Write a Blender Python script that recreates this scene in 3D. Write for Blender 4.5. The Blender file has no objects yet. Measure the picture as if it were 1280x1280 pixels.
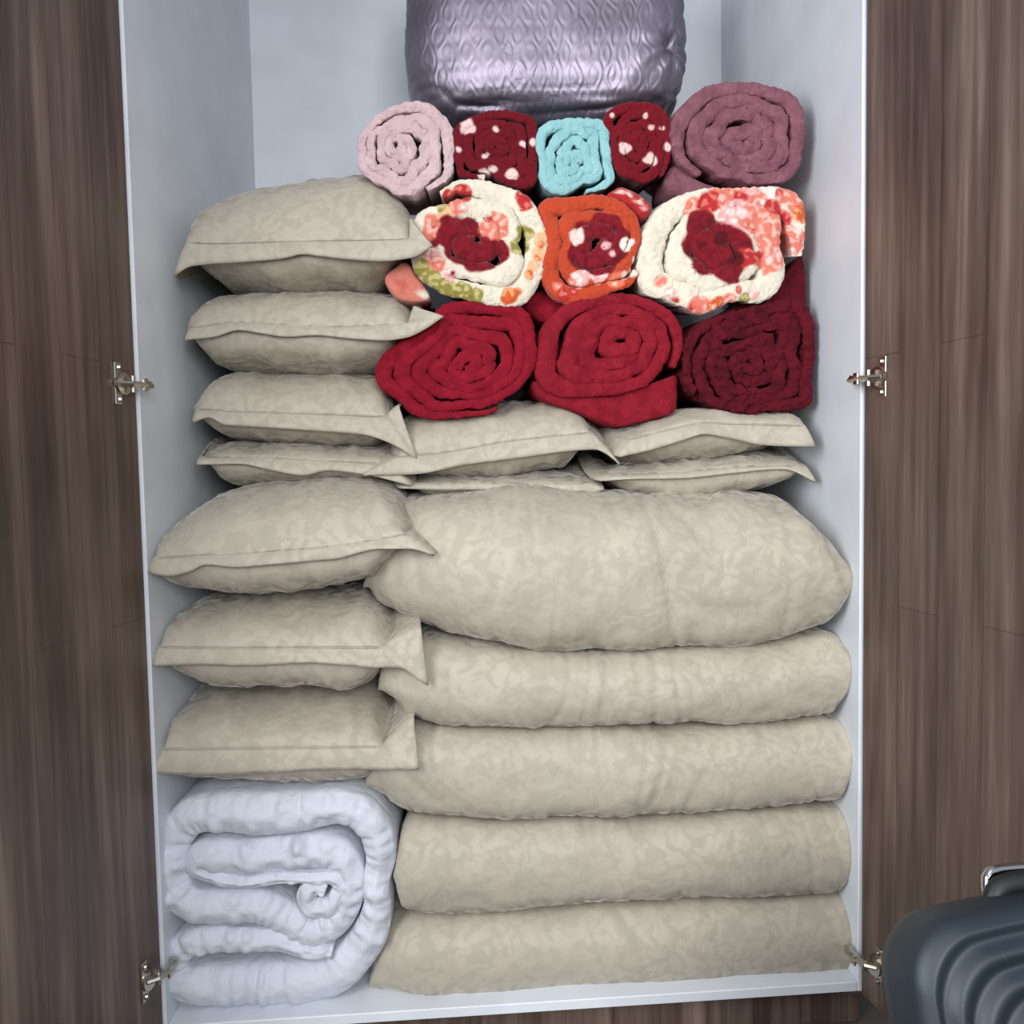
import bpy, math, random
from mathutils import Vector, Matrix, noise
PI = math.pi
S = bpy.context.scene
COL = S.collection
random.seed(4)

# ------------------------------------------------------------------ camera
CAM = Vector((-0.0542, -1.3382, 0.9262)); YAW, PITCH, ROLL, FPX = 0.0436, 0.054, -0.0183, 1000.0
F = Vector((math.sin(YAW)*math.cos(PITCH), math.cos(YAW)*math.cos(PITCH), -math.sin(PITCH)))
r0 = F.cross(Vector((0, 0, 1))).normalized(); u0 = r0.cross(F)
R_ = math.cos(ROLL)*r0 + math.sin(ROLL)*u0
U_ = -math.sin(ROLL)*r0 + math.cos(ROLL)*u0
cd = bpy.data.cameras.new('camera'); cam = bpy.data.objects.new('camera', cd); COL.objects.link(cam)
m = Matrix((R_, U_, -F)).transposed().to_4x4(); m.translation = CAM
cam.matrix_world = m
cd.sensor_width = 36; cd.lens = FPX/1280*36; cd.clip_start = .01
S.camera = cam

def P(px, py, Y):
    """the point of the place seen at a photo pixel, at distance Y behind the wardrobe's front"""
    d = F + R_*((px-640)/FPX) - U_*((py-640)/FPX)
    return CAM + d*((Y-CAM.y)/d.y)
def PX(p):
    d = Vector(p)-CAM; z = d.dot(F)
    return 640+FPX*d.dot(R_)/z, 640-FPX*d.dot(U_)/z

# ------------------------------------------------------------------ helpers
def lin(c):
    return tuple(((v/255)/12.92 if v/255 <= .04045 else ((v/255+.055)/1.055)**2.4) for v in c)
def lerp(a, b, t): return a+(b-a)*t
def sm(t): t = max(0, min(1, t)); return t*t*(3-2*t)
def curve(pts):
    """smooth y(x) through points, monotone cubic"""
    pts = sorted(pts); n = len(pts)
    xs = [p[0] for p in pts]; ys = [p[1] for p in pts]
    d = [(ys[i+1]-ys[i])/max(1e-6, xs[i+1]-xs[i]) for i in range(n-1)]
    mt = [d[0]]+[0 if d[i-1]*d[i] <= 0 else 2*d[i-1]*d[i]/(d[i-1]+d[i]) for i in range(1, n-1)]+[d[-1]]
    def f(x):
        if x <= xs[0]: return ys[0]
        if x >= xs[-1]: return ys[-1]
        i = 0
        while x > xs[i+1]: i += 1
        h = xs[i+1]-xs[i]; t = (x-xs[i])/h
        return ((2*t**3-3*t*t+1)*ys[i]+(t**3-2*t*t+t)*h*mt[i]+(-2*t**3+3*t*t)*ys[i+1]+(t**3-t*t)*h*mt[i+1])
    return f
def catmull(pts, step, closed=False):
    out = []; n = len(pts); dim = len(pts[0])
    for i in range(n if closed else n-1):
        if closed: q = [pts[(i+k-1) % n] for k in range(4)]
        else: q = [pts[max(0, min(n-1, i+k-1))] for k in range(4)]
        L = math.hypot(q[2][0]-q[1][0], q[2][1]-q[1][1]); k = max(2, int(L/step))
        for j in range(k):
            t = j/k
            out.append(tuple(.5*(2*q[1][a]+(q[2][a]-q[0][a])*t+(2*q[0][a]-5*q[1][a]+4*q[2][a]-q[3][a])*t*t+(-q[0][a]+3*q[1][a]-3*q[2][a]+q[3][a])*t**3) for a in range(dim)))
    if not closed: out.append(tuple(pts[-1]))
    return out
def N(p, s, seed=0.0): return noise.noise(Vector((p[0]*s+seed*7.13, p[1]*s-seed*3.7, p[2]*s+seed)))
def FR(p, s, seed=0.0, o=3):
    v = 0; a = 1
    for k in range(o): v += a*N(p, s, seed+k); a *= .5; s *= 2.1
    return v

def obj(name, V, Fc, mat, parent=None, smooth=True, disp=None, col=None, base=None, sub=0, thick=0):
    """one mesh object; vertices in place coordinates, its origin at its base (or at its parent's)"""
    V = [Vector(v) for v in V]
    me = bpy.data.meshes.new(name)
    me.from_pydata(V, [], Fc); me.update()
    if disp:
        ns = [v.normal.copy() for v in me.vertices]
        for v, n, co in zip(me.vertices, ns, V): v.co = co+n*disp(co, n)
    o = bpy.data.objects.new(name, me); COL.objects.link(o)
    if parent is not None:
        off = parent['_o']; off = Vector(off); o.parent = parent
    elif base is not None:
        off = Vector(base); o.location = off
    else:
        xs = [v.x for v in V]; ys = [v.y for v in V]; zs = [v.z for v in V]
        off = Vector(((min(xs)+max(xs))/2, (min(ys)+max(ys))/2, min(zs))); o.location = off
    me.transform(Matrix.Translation(-off))
    o['_o'] = tuple(off)
    if col:
        at = me.color_attributes.new('print', 'FLOAT_COLOR', 'POINT')
        for i, c in enumerate(col): at.data[i].color = (*c, 1)
    me.materials.append(mat)
    if smooth: me.polygons.foreach_set('use_smooth', [True]*len(me.polygons))
    if thick:
        md = o.modifiers.new('cloth', 'SOLIDIFY'); md.thickness = thick; md.offset = 0
    if sub:
        md = o.modifiers.new('soft', 'SUBSURF'); md.levels = sub; md.render_levels = sub
    return o
def thing(name, base):
    o = bpy.data.objects.new(name, None); COL.objects.link(o); o.location = base; o['_o'] = tuple(base)
    o.empty_display_size = .05
    return o
def tag(o, label, cat, group=None):
    o['label'] = label; o['category'] = cat
    if group: o['group'] = group
    return o
def struct(o, cat=None): o['kind'] = 'structure'; return o

class MB:
    def __init__(s): s.V = []; s.F = []
    def add(s, V, Fc):
        b = len(s.V); s.V += [tuple(v) for v in V]; s.F += [tuple(i+b for i in f) for f in Fc]
    def box(s, x0, x1, y0, y1, z0, z1, M=None, bev=.0015):
        """box with bevelled edges"""
        xs = (x0, x1); ys = (y0, y1); zs = (z0, z1); b = min(bev, abs(x1-x0)/3, abs(y1-y0)/3, abs(z1-z0)/3)
        V = []; idx = {}
        for i in (0, 1):
            for j in (0, 1):
                for k in (0, 1):
                    c = (xs[i], ys[j], zs[k]); sg = (1-2*i, 1-2*j, 1-2*k)
                    for a in range(3):
                        p = [c[q]+(0 if q == a else sg[q]*b) for q in range(3)]
                        idx[i, j, k, a] = len(V); V.append(Vector(p))
        Fc = []
        for a in range(3):
            o1, o2 = [q for q in range(3) if q != a]
            for sd in (0, 1):
                f = []
                for (p, q) in ((0, 0), (1, 0), (1, 1), (0, 1)):
                    t = [0, 0, 0]; t[a] = sd; t[o1] = p; t[o2] = q; f.append(idx[t[0], t[1], t[2], a])
                Fc.append(f)
        for a in range(3):      # edges along axis a
            o1, o2 = [q for q in range(3) if q != a]
            for p in (0, 1):
                for q in (0, 1):
                    f = []
                    for (sd, ax) in ((0, o1), (1, o1), (1, o2), (0, o2)):
                        t = [0, 0, 0]; t[a] = sd; t[o1] = p; t[o2] = q; f.append(idx[t[0], t[1], t[2], ax])
                    Fc.append(f)
        for i in (0, 1):
            for j in (0, 1):
                for k in (0, 1): Fc.append([idx[i, j, k, a] for a in range(3)])
        if M: V = [M @ v for v in V]
        s.add(V, Fc)
    def tube(s, pts, r, n=10, flat=1.0, up=Vector((0, 0, 1))):
        pts = [Vector(p) for p in pts]; V = []; Fc = []
        for i, p in enumerate(pts):
            t = (pts[min(i+1, len(pts)-1)]-pts[max(i-1, 0)]).normalized()
            a = t.cross(up); a = a.normalized() if a.length > 1e-4 else t.orthogonal().normalized(); b = a.cross(t)
            rr = r[i] if isinstance(r, (list, tuple)) else r
            for k in range(n):
                q = 2*PI*k/n; V.append(p+a*math.cos(q)*rr+b*math.sin(q)*rr*flat)
        for i in range(len(pts)-1):
            for k in range(n): Fc.append((i*n+k, i*n+(k+1) % n, (i+1)*n+(k+1) % n, (i+1)*n+k))
        Fc.append(tuple(range(n))[::-1]); Fc.append(tuple((len(pts)-1)*n+k for k in range(n)))
        s.add(V, Fc)
    def obj(s, name, mat, parent=None, **k): return obj(name, s.V, s.F, mat, parent, **k)

# ------------------------------------------------------------------ materials
def newmat(name):
    mt = bpy.data.materials.new(name); mt.use_nodes = True; nt = mt.node_tree
    b = nt.nodes['Principled BSDF']
    return mt, nt, b
def nd(nt, t, **k):
    n = nt.nodes.new(t)
    for a, v in k.items():
        if a in n.inputs: n.inputs[a].default_value = v
        else: setattr(n, a, v)
    return n
def tc(nt, scale=(1, 1, 1)):
    t = nd(nt, 'ShaderNodeTexCoord'); mp = nd(nt, 'ShaderNodeMapping'); mp.inputs['Scale'].default_value = scale
    nt.links.new(t.outputs['Object'], mp.inputs['Vector']); return mp.outputs[0]
def ramp(nt, fac, stops):
    r = nd(nt, 'ShaderNodeValToRGB'); e = r.color_ramp.elements
    while len(e) < len(stops): e.new(.5)
    for q, (p, c) in zip(e, stops): q.position = p; q.color = (*c, 1)
    nt.links.new(fac, r.inputs[0]); return r.outputs[0]
def mix(nt, fac, a, b, mode='MIX'):
    x = nd(nt, 'ShaderNodeMix', data_type='RGBA', blend_type=mode)
    for s, v in ((0, fac), (6, a), (7, b)):
        if hasattr(v, 'links'): nt.links.new(v, x.inputs[s])
        elif s == 0: x.inputs[0].default_value = v
        else: x.inputs[s].default_value = (*v, 1)
    return x.outputs[2]
def bump(nt, b, h, dist, strength=1.0, prev=None):
    n = nd(nt, 'ShaderNodeBump'); n.inputs['Strength'].default_value = strength; n.inputs['Distance'].default_value = dist
    nt.links.new(h, n.inputs['Height'])
    if prev: nt.links.new(prev, n.inputs['Normal'])
    nt.links.new(n.outputs[0], b.inputs['Normal']); return n.outputs[0]

def plain(name, c, rough=.5, metal=0, spec=.5):
    mt, nt, b = newmat(name); b.inputs['Base Color'].default_value = (*lin(c), 1)
    b.inputs['Roughness'].default_value = rough; b.inputs['Metallic'].default_value = metal; b.inputs['Specular IOR Level'].default_value = spec
    v = tc(nt); n = nd(nt, 'ShaderNodeTexNoise', Scale=9.0, Detail=3.0); nt.links.new(v, n.inputs[0])
    cc = ramp(nt, n.outputs[0], [(.3, tuple(x*.94 for x in lin(c))), (.7, tuple(min(1, x*1.05) for x in lin(c)))])
    nt.links.new(cc, b.inputs['Base Color'])
    return mt
def damask():
    mt, nt, b = newmat('damask_cotton')
    v = tc(nt)
    w = nd(nt, 'ShaderNodeTexNoise', Scale=14.0, Detail=2.0); nt.links.new(v, w.inputs[0])
    vv = nd(nt, 'ShaderNodeVectorMath', operation='MULTIPLY_ADD'); vv.inputs[1].default_value = (.09, .09, .09)
    nt.links.new(w.outputs[1], vv.inputs[0]); nt.links.new(v, vv.inputs[2])
    n1 = nd(nt, 'ShaderNodeTexVoronoi', Scale=60.0, feature='SMOOTH_F1'); nt.links.new(vv.outputs[0], n1.inputs[0])
    n2 = nd(nt, 'ShaderNodeTexNoise', Scale=110.0, Detail=3.0, Distortion=1.4); nt.links.new(v, n2.inputs[0])
    ad = nd(nt, 'ShaderNodeMath', operation='MULTIPLY_ADD'); ad.inputs[1].default_value = .6
    nt.links.new(n2.outputs[0], ad.inputs[0]); nt.links.new(n1.outputs[0], ad.inputs[2])
    leaf = ramp(nt, ad.outputs[0], [(.66, (0, 0, 0)), (.84, (1, 1, 1))])
    n3 = nd(nt, 'ShaderNodeTexNoise', Scale=3.0, Detail=2.0); nt.links.new(v, n3.inputs[0])
    base = ramp(nt, n3.outputs[0], [(.3, lin((174, 167, 152))), (.7, lin((181, 173, 157)))])
    cc = mix(nt, leaf, base, lin((170, 163, 148)))
    nt.links.new(cc, b.inputs['Base Color'])
    rr = ramp(nt, leaf, [(0, (.5,)*3), (1, (.85,)*3)]); nt.links.new(rr, b.inputs['Roughness'])
    sw = ramp(nt, leaf, [(0, (.45,)*3), (1, (.0,)*3)]); nt.links.new(sw, b.inputs['Sheen Weight']); b.inputs['Sheen Roughness'].default_value = .35; b.inputs['Specular IOR Level'].default_value = .3
    n4 = nd(nt, 'ShaderNodeTexNoise', Scale=16.0, Detail=4.0, Distortion=.8); nt.links.new(v, n4.inputs[0])
    p = bump(nt, b, n4.outputs[0], .012, .35)
    n5 = nd(nt, 'ShaderNodeTexNoise', Scale=700.0, Detail=1.0); nt.links.new(v, n5.inputs[0])
    bump(nt, b, n5.outputs[0], .0006, .3, p)
    return mt
def plush(name, c=None, c2=None, sheen=.5, pile=260.0, amp=.0022):
    mt, nt, b = newmat(name); v = tc(nt)
    n = nd(nt, 'ShaderNodeTexNoise', Scale=38.0, Detail=4.0, Distortion=.6); nt.links.new(v, n.inputs[0])
    if c is None:
        at = nd(nt, 'ShaderNodeAttribute', attribute_name='print')
        sh = ramp(nt, n.outputs[0], [(.3, (.86, .86, .86)), (.65, (1, 1, 1))])
        cc = mix(nt, 1.0, at.outputs[0], sh, 'MULTIPLY')
    else:
        cc = ramp(nt, n.outputs[0], [(.3, lin(c2)), (.68, lin(c))])
    nt.links.new(cc, b.inputs['Base Color'])
    b.inputs['Roughness'].default_value = .85; b.inputs['Specular IOR Level'].default_value = .15
    b.inputs['Sheen Weight'].default_value = sheen; b.inputs['Sheen Roughness'].default_value = .45
    if c: b.inputs['Sheen Tint'].default_value = (*[min(1, x*1.6+.05) for x in lin(c)], 1)
    n2 = nd(nt, 'ShaderNodeTexNoise', Scale=pile, Detail=2.0); nt.links.new(v, n2.inputs[0])
    p = bump(nt, b, n.outputs[0], .01, .4)
    bump(nt, b, n2.outputs[0], amp, .85, p)
    return mt
def wood(name, cols, scale=1.0, rough=.42, along='z'):
    mt, nt, b = newmat(name)
    s = (1, 1, .045) if along == 'z' else (.045, 1, 1)
    v = tc(nt, s)
    n1 = nd(nt, 'ShaderNodeTexNoise', Scale=26.0*scale, Detail=6.0, Roughness=.6, Distortion=.5); nt.links.new(v, n1.inputs[0])
    n2 = nd(nt, 'ShaderNodeTexNoise', Scale=90.0*scale, Detail=4.0); nt.links.new(v, n2.inputs[0])
    v3 = tc(nt, (1, 1, .25) if along == 'z' else (.25, 1, 1))
    n3 = nd(nt, 'ShaderNodeTexNoise', Scale=7.0*scale, Detail=3.0); nt.links.new(v3, n3.inputs[0])
    a = nd(nt, 'ShaderNodeMath', operation='MULTIPLY_ADD'); a.inputs[1].default_value = .4
    nt.links.new(n2.outputs[0], a.inputs[0]); nt.links.new(n1.outputs[0], a.inputs[2])
    a2 = nd(nt, 'ShaderNodeMath', operation='MULTIPLY_ADD'); a2.inputs[1].default_value = .55
    nt.links.new(n3.outputs[0], a2.inputs[0]); nt.links.new(a.outputs[0], a2.inputs[2])
    f = nd(nt, 'ShaderNodeMapRange'); f.inputs[1].default_value = .68; f.inputs[2].default_value = 1.26; nt.links.new(a2.outputs[0], f.inputs[0])
    cc = ramp(nt, f.outputs[0], [(i/(len(cols)-1), lin(c)) for i, c in enumerate(cols)])
    # narrow board joints
    br = nd(nt, 'ShaderNodeTexBrick', offset=.37)
    br.inputs['Scale'].default_value = 1.0; br.inputs['Brick Width'].default_value = 1.1; br.inputs['Row Height'].default_value = .085*1/scale
    br.inputs['Mortar Size'].default_value = .0011; br.inputs['Mortar Smooth'].default_value = .4
    br.inputs['Color1'].default_value = (1, 1, 1, 1); br.inputs['Color2'].default_value = (.8, .8, .8, 1); br.inputs['Mortar'].default_value = (.45, .42, .4, 1)
    t = nd(nt, 'ShaderNodeTexCoord'); sp = nd(nt, 'ShaderNodeSeparateXYZ'); cb = nd(nt, 'ShaderNodeCombineXYZ')
    nt.links.new(t.outputs['Object'], sp.inputs[0])
    nt.links.new(sp.outputs[2 if along == 'z' else 0], cb.inputs[0]); nt.links.new(sp.outputs[0 if along == 'z' else 1], cb.inputs[1])
    nt.links.new(cb.outputs[0], br.inputs[0])
    cc = mix(nt, .8, cc, br.outputs[0], 'MULTIPLY')
    nt.links.new(cc, b.inputs['Base Color'])
    rr = ramp(nt, n1.outputs[0], [(.3, (rough-.06,)*3), (.7, (rough+.12,)*3)]); nt.links.new(rr, b.inputs['Roughness'])
    bump(nt, b, n2.outputs[0], .0012, .35)
    return mt
def satin():
    mt, nt, b = newmat('lilac_satin'); v = tc(nt)
    sp = nd(nt, 'ShaderNodeSeparateXYZ'); nt.links.new(v, sp.inputs[0])
    def mth(op, a, c=None, k=None):
        x = nd(nt, 'ShaderNodeMath', operation=op)
        for i, q in enumerate((a, c, k)):
            if q is None: continue
            if hasattr(q, 'links'): nt.links.new(q, x.inputs[i])
            else: x.inputs[i].default_value = q
        return x.outputs[0]
    nz = nd(nt, 'ShaderNodeTexNoise', Scale=9.0, Detail=2.0); nt.links.new(v, nz.inputs[0])
    wob = mth('MULTIPLY', nz.outputs[0], .05)
    xx = mth('ADD', sp.outputs[0], wob)
    A = mth('MULTIPLY', xx, 2*PI/.040); B = mth('MULTIPLY', sp.outputs[2], 2*PI/.078)
    s1 = mth('COSINE', A); s2 = mth('COSINE', B)
    sm_ = mth('ADD', s1, s2)
    q = mth('SINE', mth('MULTIPLY', sm_, 3.6))
    n2 = nd(nt, 'ShaderNodeTexNoise', Scale=22.0, Detail=4.0, Distortion=1.5); nt.links.new(tc(nt, (1, 1, .45)), n2.inputs[0])
    p = bump(nt, b, q, .001, .3)
    bump(nt, b, n2.outputs[0], .012, .22, p)
    b.inputs['Base Color'].default_value = (*lin((150, 138, 160)), 1)
    cc = ramp(nt, nz.outputs[0], [(.35, lin((124, 117, 131))), (.65, lin((150, 142, 157)))]); nt.links.new(cc, b.inputs['Base Color'])
    b.inputs['Metallic'].default_value = .8; b.inputs['Roughness'].default_value = .44
    return mt
def poplin():
    mt, nt, b = newmat('white_poplin'); v = tc(nt)
    b.inputs['Base Color'].default_value = (*lin((205, 209, 220)), 1)
    n0 = nd(nt, 'ShaderNodeTexNoise', Scale=4.0); nt.links.new(v, n0.inputs[0])
    nt.links.new(ramp(nt, n0.outputs[0], [(.3, lin((198, 202, 213))), (.7, lin((206, 209, 219)))]), b.inputs['Base Color'])
    b.inputs['Roughness'].default_value = .6; b.inputs['Specular IOR Level'].default_value = .3; b.inputs['Sheen Weight'].default_value = .1
    n = nd(nt, 'ShaderNodeTexNoise', Scale=30.0, Detail=4.0, Distortion=1.0); nt.links.new(v, n.inputs[0])
    bump(nt, b, n.outputs[0], .012, .4)
    return mt
M = dict(
    damask=damask(), poplin=poplin(), satin=satin(),
    white=plain('white_laminate', (214, 219, 226), .45),
    wood=wood('dark_wood_laminate', [(54, 42, 37), (78, 62, 54), (101, 84, 75), (132, 114, 102)]),
    floor=wood('brown_floor_laminate', [(52, 44, 40), (78, 68, 62), (104, 92, 84)], .8, .5, 'x'),
    wall=plain('wall_paint', (206, 204, 198), .8),
    nickel=plain('nickel', (190, 184, 172), .28, 1),
    black=plain('black_plastic', (24, 25, 28), .5),
    navy=plain('navy_shell', (32, 42, 51), .5), chrome=plain('chrome', (205, 207, 210), .15, 1),
    piping=plain('piping_cord', (128, 128, 112), .7),
    printed=plush('printed_plush', None, sheen=.25), wine_print=plush('printed_velvet', None, sheen=.1),
    pink=plush('pale_pink_plush', (205, 180, 182), (188, 160, 164), .3, 120, .006),
    teal=plush('turquoise_fleece', (144, 190, 193), (128, 176, 181), .12, 200, .003),
    mauve=plush('mauve_plush', (134, 88, 100), (104, 62, 76), .45, 180, .004),
    red=plush('red_plush', (138, 20, 38), (112, 11, 28), .3, 220, .002),
    crimson=plush('crimson_plush', (138, 26, 40), (112, 15, 30), .3, 220, .002),
    wine=plush('burgundy_plush', (92, 14, 28), (66, 8, 20), .35, 150, .005),
)

# ------------------------------------------------------------------ the room
FZ = -.085
mb = MB(); mb.box(-3, 3, -3, .85, FZ-.05, FZ); struct(mb.obj('floor', M['floor'], base=(0, 0, FZ), smooth=False))
mb = MB(); mb.box(-3, 3, .85, .95, FZ, 2.7); struct(mb.obj('wall_back', M['wall'], base=(0, .85, FZ), smooth=False))

# ------------------------------------------------------------------ wardrobe
HW, DEP, HT, T = .6, .762, 2.15, .018
wr = thing('wardrobe', (0, DEP/2, FZ))
tag(wr, 'tall built-in wardrobe with white interior and two open dark wood doors, packed with bedding', 'wardrobe')
for s in (-1, 1):
    mb = MB(); mb.box(min(s*HW, s*(HW+T)), max(s*HW, s*(HW+T)), 0, DEP, -.0285 if s < 0 else -.0075, HT); mb.obj('side_panel', M['white'], wr, smooth=False)
mb = MB(); mb.box(-HW-T, HW+T, DEP, DEP+.012, -.03, HT); mb.obj('back_panel', M['white'], wr, smooth=False)
tilt = Matrix.Rotation(-math.radians(1.0), 4, 'Y')
mb = MB(); mb.box(-HW, HW, 0.0, DEP, -.018, 0, tilt); mb.obj('bottom_panel', M['white'], wr, smooth=False)
mb = MB(); mb.box(-HW-T, HW+T, 0, DEP, HT, HT+T); mb.obj('top_panel', M['white'], wr, smooth=False)
mb = MB(); mb.box(-HW-T, HW+T, .03, .048, FZ, -.03); mb.obj('plinth', M['wood'], wr, smooth=False)
OPEN = math.radians(101)
for s, zs in ((-1, ((160, 480), (188, 1222))), (1, ((1092, 472), (1078, 1205)))):
    ox, oy = s*(HW+.004), -.004
    mb = MB(); w = HW-.006
    mb.box(min(0, -s*w), max(0, -s*w), -T, 0, -.0285 if s < 0 else -.0075, HT+T-.02)
    d = bpy.data.objects.new('door', bpy.data.meshes.new('door')); COL.objects.link(d)
    d.data.from_pydata([Vector(v) for v in mb.V], [], mb.F); d.data.materials.append(M['wood'])
    d.parent = wr; d.location = Vector((ox, oy, 0))-Vector(wr['_o']); d.rotation_euler = (0, 0, s*OPEN)
    d['_o'] = (0, 0, 0)
    for q in zs:
        z = P(q[0], q[1], -.04).z
        h = MB(); g = -s      # g: direction along the door from its hinge edge
        def bx(a0, a1, b0, b1, c0, c1, mat=None): h.box(min(g*a0, g*a1), max(g*a0, g*a1), b0, b1, z+c0, z+c1, mat, .001)
        bx(.040, .056, 0, .003, -.033, .033)                   # screw plate on the door
        for c in (-.025, .025): h.tube([(g*.048, .002, z+c), (g*.046, .0055, z+c)], .0045, 10, up=Vector((1, 0, 0)))
        h.tube([(g*.040, .002, z), (g*.040, .008, z)], .0175, 24, up=Vector((1, 0, 0)))   # cup rim
        arm = [(g*.046, .004, z), (g*.034, .016, z), (g*.014, .024, z), (g*-.004, .021, z), (g*-.016, .013, z)]
        h.tube(arm, [.008, .0095, .0095, .009, .008], 8, .55)
        h.tube([(g*.03, .016, z-.013), (g*.03, .016, z+.013)], .0035, 8)     # pivot pin
        h.tube([(g*.004, .022, z+.002), (g*.004, .030, z+.002)], .005, 10, up=Vector((1, 0, 0)))
        bx(.010, .022, .026, .030, -.010, .010)
        o = h.obj('hinge', M['nickel'], d, smooth=False); o['label'] = 'nickel cup hinge'

# ------------------------------------------------------------------ soft goods
G_PIL = 'damask pillows in the wardrobe'
def pillow(label, xl, xr, top, hem, seam, bot, Y, depth, tl, tr, yc=.11, seed=1, wr_=.0055, fb=.5, ydroop=.012, tilt=0.0, pl=.5, pr=.5, rl=.045, rr=.045, bl_=.2, br_=.06, ru=None):
    """Oxford pillow. xl/xr: body ends along its front seam; top: crest, hem: hanging flange edge, seam: stitch line, bot: underside, read off the photo; tl/tr: flange corners"""
    ft, fh, fs, fbm = curve(top), curve(hem), curve(seam), curve(bot)
    nu, nv = 70, 40
    a = thing('pillow', P((xl+xr)/2, fbm((xl+xr)/2), Y+depth/2))
    tag(a, label, 'pillow', G_PIL)
    def row(u):
        px = lerp(xl, xr, (u+1)/2)
        q = P(px, fs(px), Y); zt = P(px, ft(px), Y+yc).z; zb = P(px, fbm(px), Y+.06).z
        e = (1-abs(u)**12)**.5
        return q.x, q.z, q.z+max(0.004, zt-q.z)*e, q.z-max(.004, q.z-zb)*e
    rows = [row(-1+2*i/nu) for i in range(nu+1)]
    def at(i, v, side):
        x, zs, zt, zb = rows[i]; u = -1+2*i/nu
        fv = (1-abs(v)**2.4)**.55
        xc = (rows[0][0]+rows[-1][0])/2
        X = xc+(x-xc)*(1+(bl_ if u < 0 else br_)*abs(u)**3*(1-v*v)**.7)
        X = max(-.592, min(.592, X))
        yy = Y+depth*(v+1)/2 + .022*(1-(abs(u))**3)*(-v)*0 
        g = sm((v+1)*1.1); zback = zs+(rl if u < 0 else rr)*g*abs(u)**5
        zt = max(zt, zback+.003); zb = min(zb, zs)
        Z = zback+((zt-zback)*fv if side > 0 else -(zback-zb)*fv**fb*(1-abs(u)**12)**.5)
        return Vector((X, yy, Z))
    V = []; Fc = []
    vs = [-math.cos(PI*j/nv) for j in range(nv+1)]
    ring = vs[:-1]
    loop = [(v, 1) for v in vs]+[(v, -1) for v in vs[-2:0:-1]]
    K = len(loop)
    for i in range(nu+1):
        for v, sd in loop: V.append(at(i, v, sd))
    for i in range(nu):
        for k in range(K): Fc.append((i*K+k, (i+1)*K+k, (i+1)*K+(k+1) % K, i*K+(k+1) % K))
    for e, rev in ((0, 0), (nu, 1)):
        for j in range(nv-1+1):
            q = [e*K+j, e*K+j+1, e*K+(K-j-1) % K, e*K+(K-j) % K]
            q = list(dict.fromkeys(q)); Fc.append(tuple(q if not rev else q[::-1]))
    def dsp(co, n):
        g = (co.y-Y)/depth; k = 1-math.exp(-((co.y-Y)/.02)**2) if g > 0 else 0
        cr = FR((co.x*1.6, co.y*.5, co.z*.7), 9, seed, 3)
        rd = 1-abs(N((co.x*1.0+co.z*.25, co.y*.35, co.z*.25), 13, seed+5))*2.2
        return k*(wr_*cr + wr_*1.0*max(0, rd)**3)
    body = obj('pillow_body', V, Fc, M['damask'], a, disp=dsp)
    # flange: a doubled cloth border all round
    inn = []; out = []
    TL = P(tl[0], tl[1], Y-ydroop); TR = P(tr[0], tr[1], Y-ydroop)
    for i in range(0, nu+1):
        inn.append(at(i, -1, 1)); t = i/nu; px = lerp(tl[0], tr[0], t)
        out.append(P(px, fh(px), Y-ydroop))
    ns = 24; c1 = inn[-1].copy(); c0 = inn[0].copy(); B0 = out[0].copy(); B1 = out[-1].copy()
    fw = max(.035, (inn[nu//2]-out[nu//2]).length)
    for j in range(1, ns+1):
        k = j/ns; v = -1+2*k
        if ru: v = lerp(-1, -.95, k/.45) if k < .45 else lerp(-.95, 1, (k-.45)/.55)
        p = at(nu, v, 1); inn.append(p); g = lerp(1, pr, sm(j/ns*1.6))
        if ru:
            UP = P(ru[0], ru[1], Y+.002); e = at(nu, -.1, 1)+Vector((.03, 0, 0)); bk = at(nu, 1, 1)+Vector((.03, fw, 0))
            out.append(B1.lerp(UP, k/.45) if k < .45 else (UP.lerp(e, (k-.45)/.3) if k < .75 else e.lerp(bk, (k-.75)/.25))); continue
        out.append(Vector((p.x+(B1.x-c1.x)*lerp(1, .35, sm(j/ns*1.5)), p.y+lerp(-ydroop, fw, j/ns), p.z+(B1.z-c1.z)*g)))
    for i in range(nu-1, -1, -1):
        p = at(i, 1, 1); inn.append(p); out.append(p+Vector((0, fw, -.004)))
    for j in range(ns-1, 0, -1):
        v = -1+2*j/ns; p = at(0, v, 1); inn.append(p); g = lerp(1, pl, sm(j/ns*1.6))
        out.append(Vector((p.x+(B0.x-c0.x)*lerp(1, .35, sm(j/ns*1.5)), p.y+lerp(-ydroop, fw, j/ns), p.z+(B0.z-c0.z)*g)))
    V = []; Fc = []; n = len(inn); R = 7
    for i in range(n):
        for r in range(R):
            t = r/(R-1); p = inn[i].lerp(out[i], t)
            w = math.sin(PI*t)*.004; front = i <= nu
            p = p+Vector((0, -w if front else 0, (.003*math.sin(PI*t) if not front else 0)))
            if front: p += Vector((0, -1, 0))*(N((p.x, 0, 0), 16, seed)*.008*t+N((p.x, 0, 0), 45, seed)*.003*t)
            V.append(p)
    for i in range(n):
        for r in range(R-1): Fc.append((i*R+r, i*R+r+1, ((i+1) % n)*R+r+1, ((i+1) % n)*R+r))
    obj('flange', V, Fc, M['damask'], a, thick=.004)
    # stitched line where the flange starts
    mb = MB(); mb.tube([at(i, -1, 1)+Vector((0, -.0045, -.001)) for i in range(2, nu-1, 2)], .0009, 6); mb.obj('seam', M['damask'], a)
    return a

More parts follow.
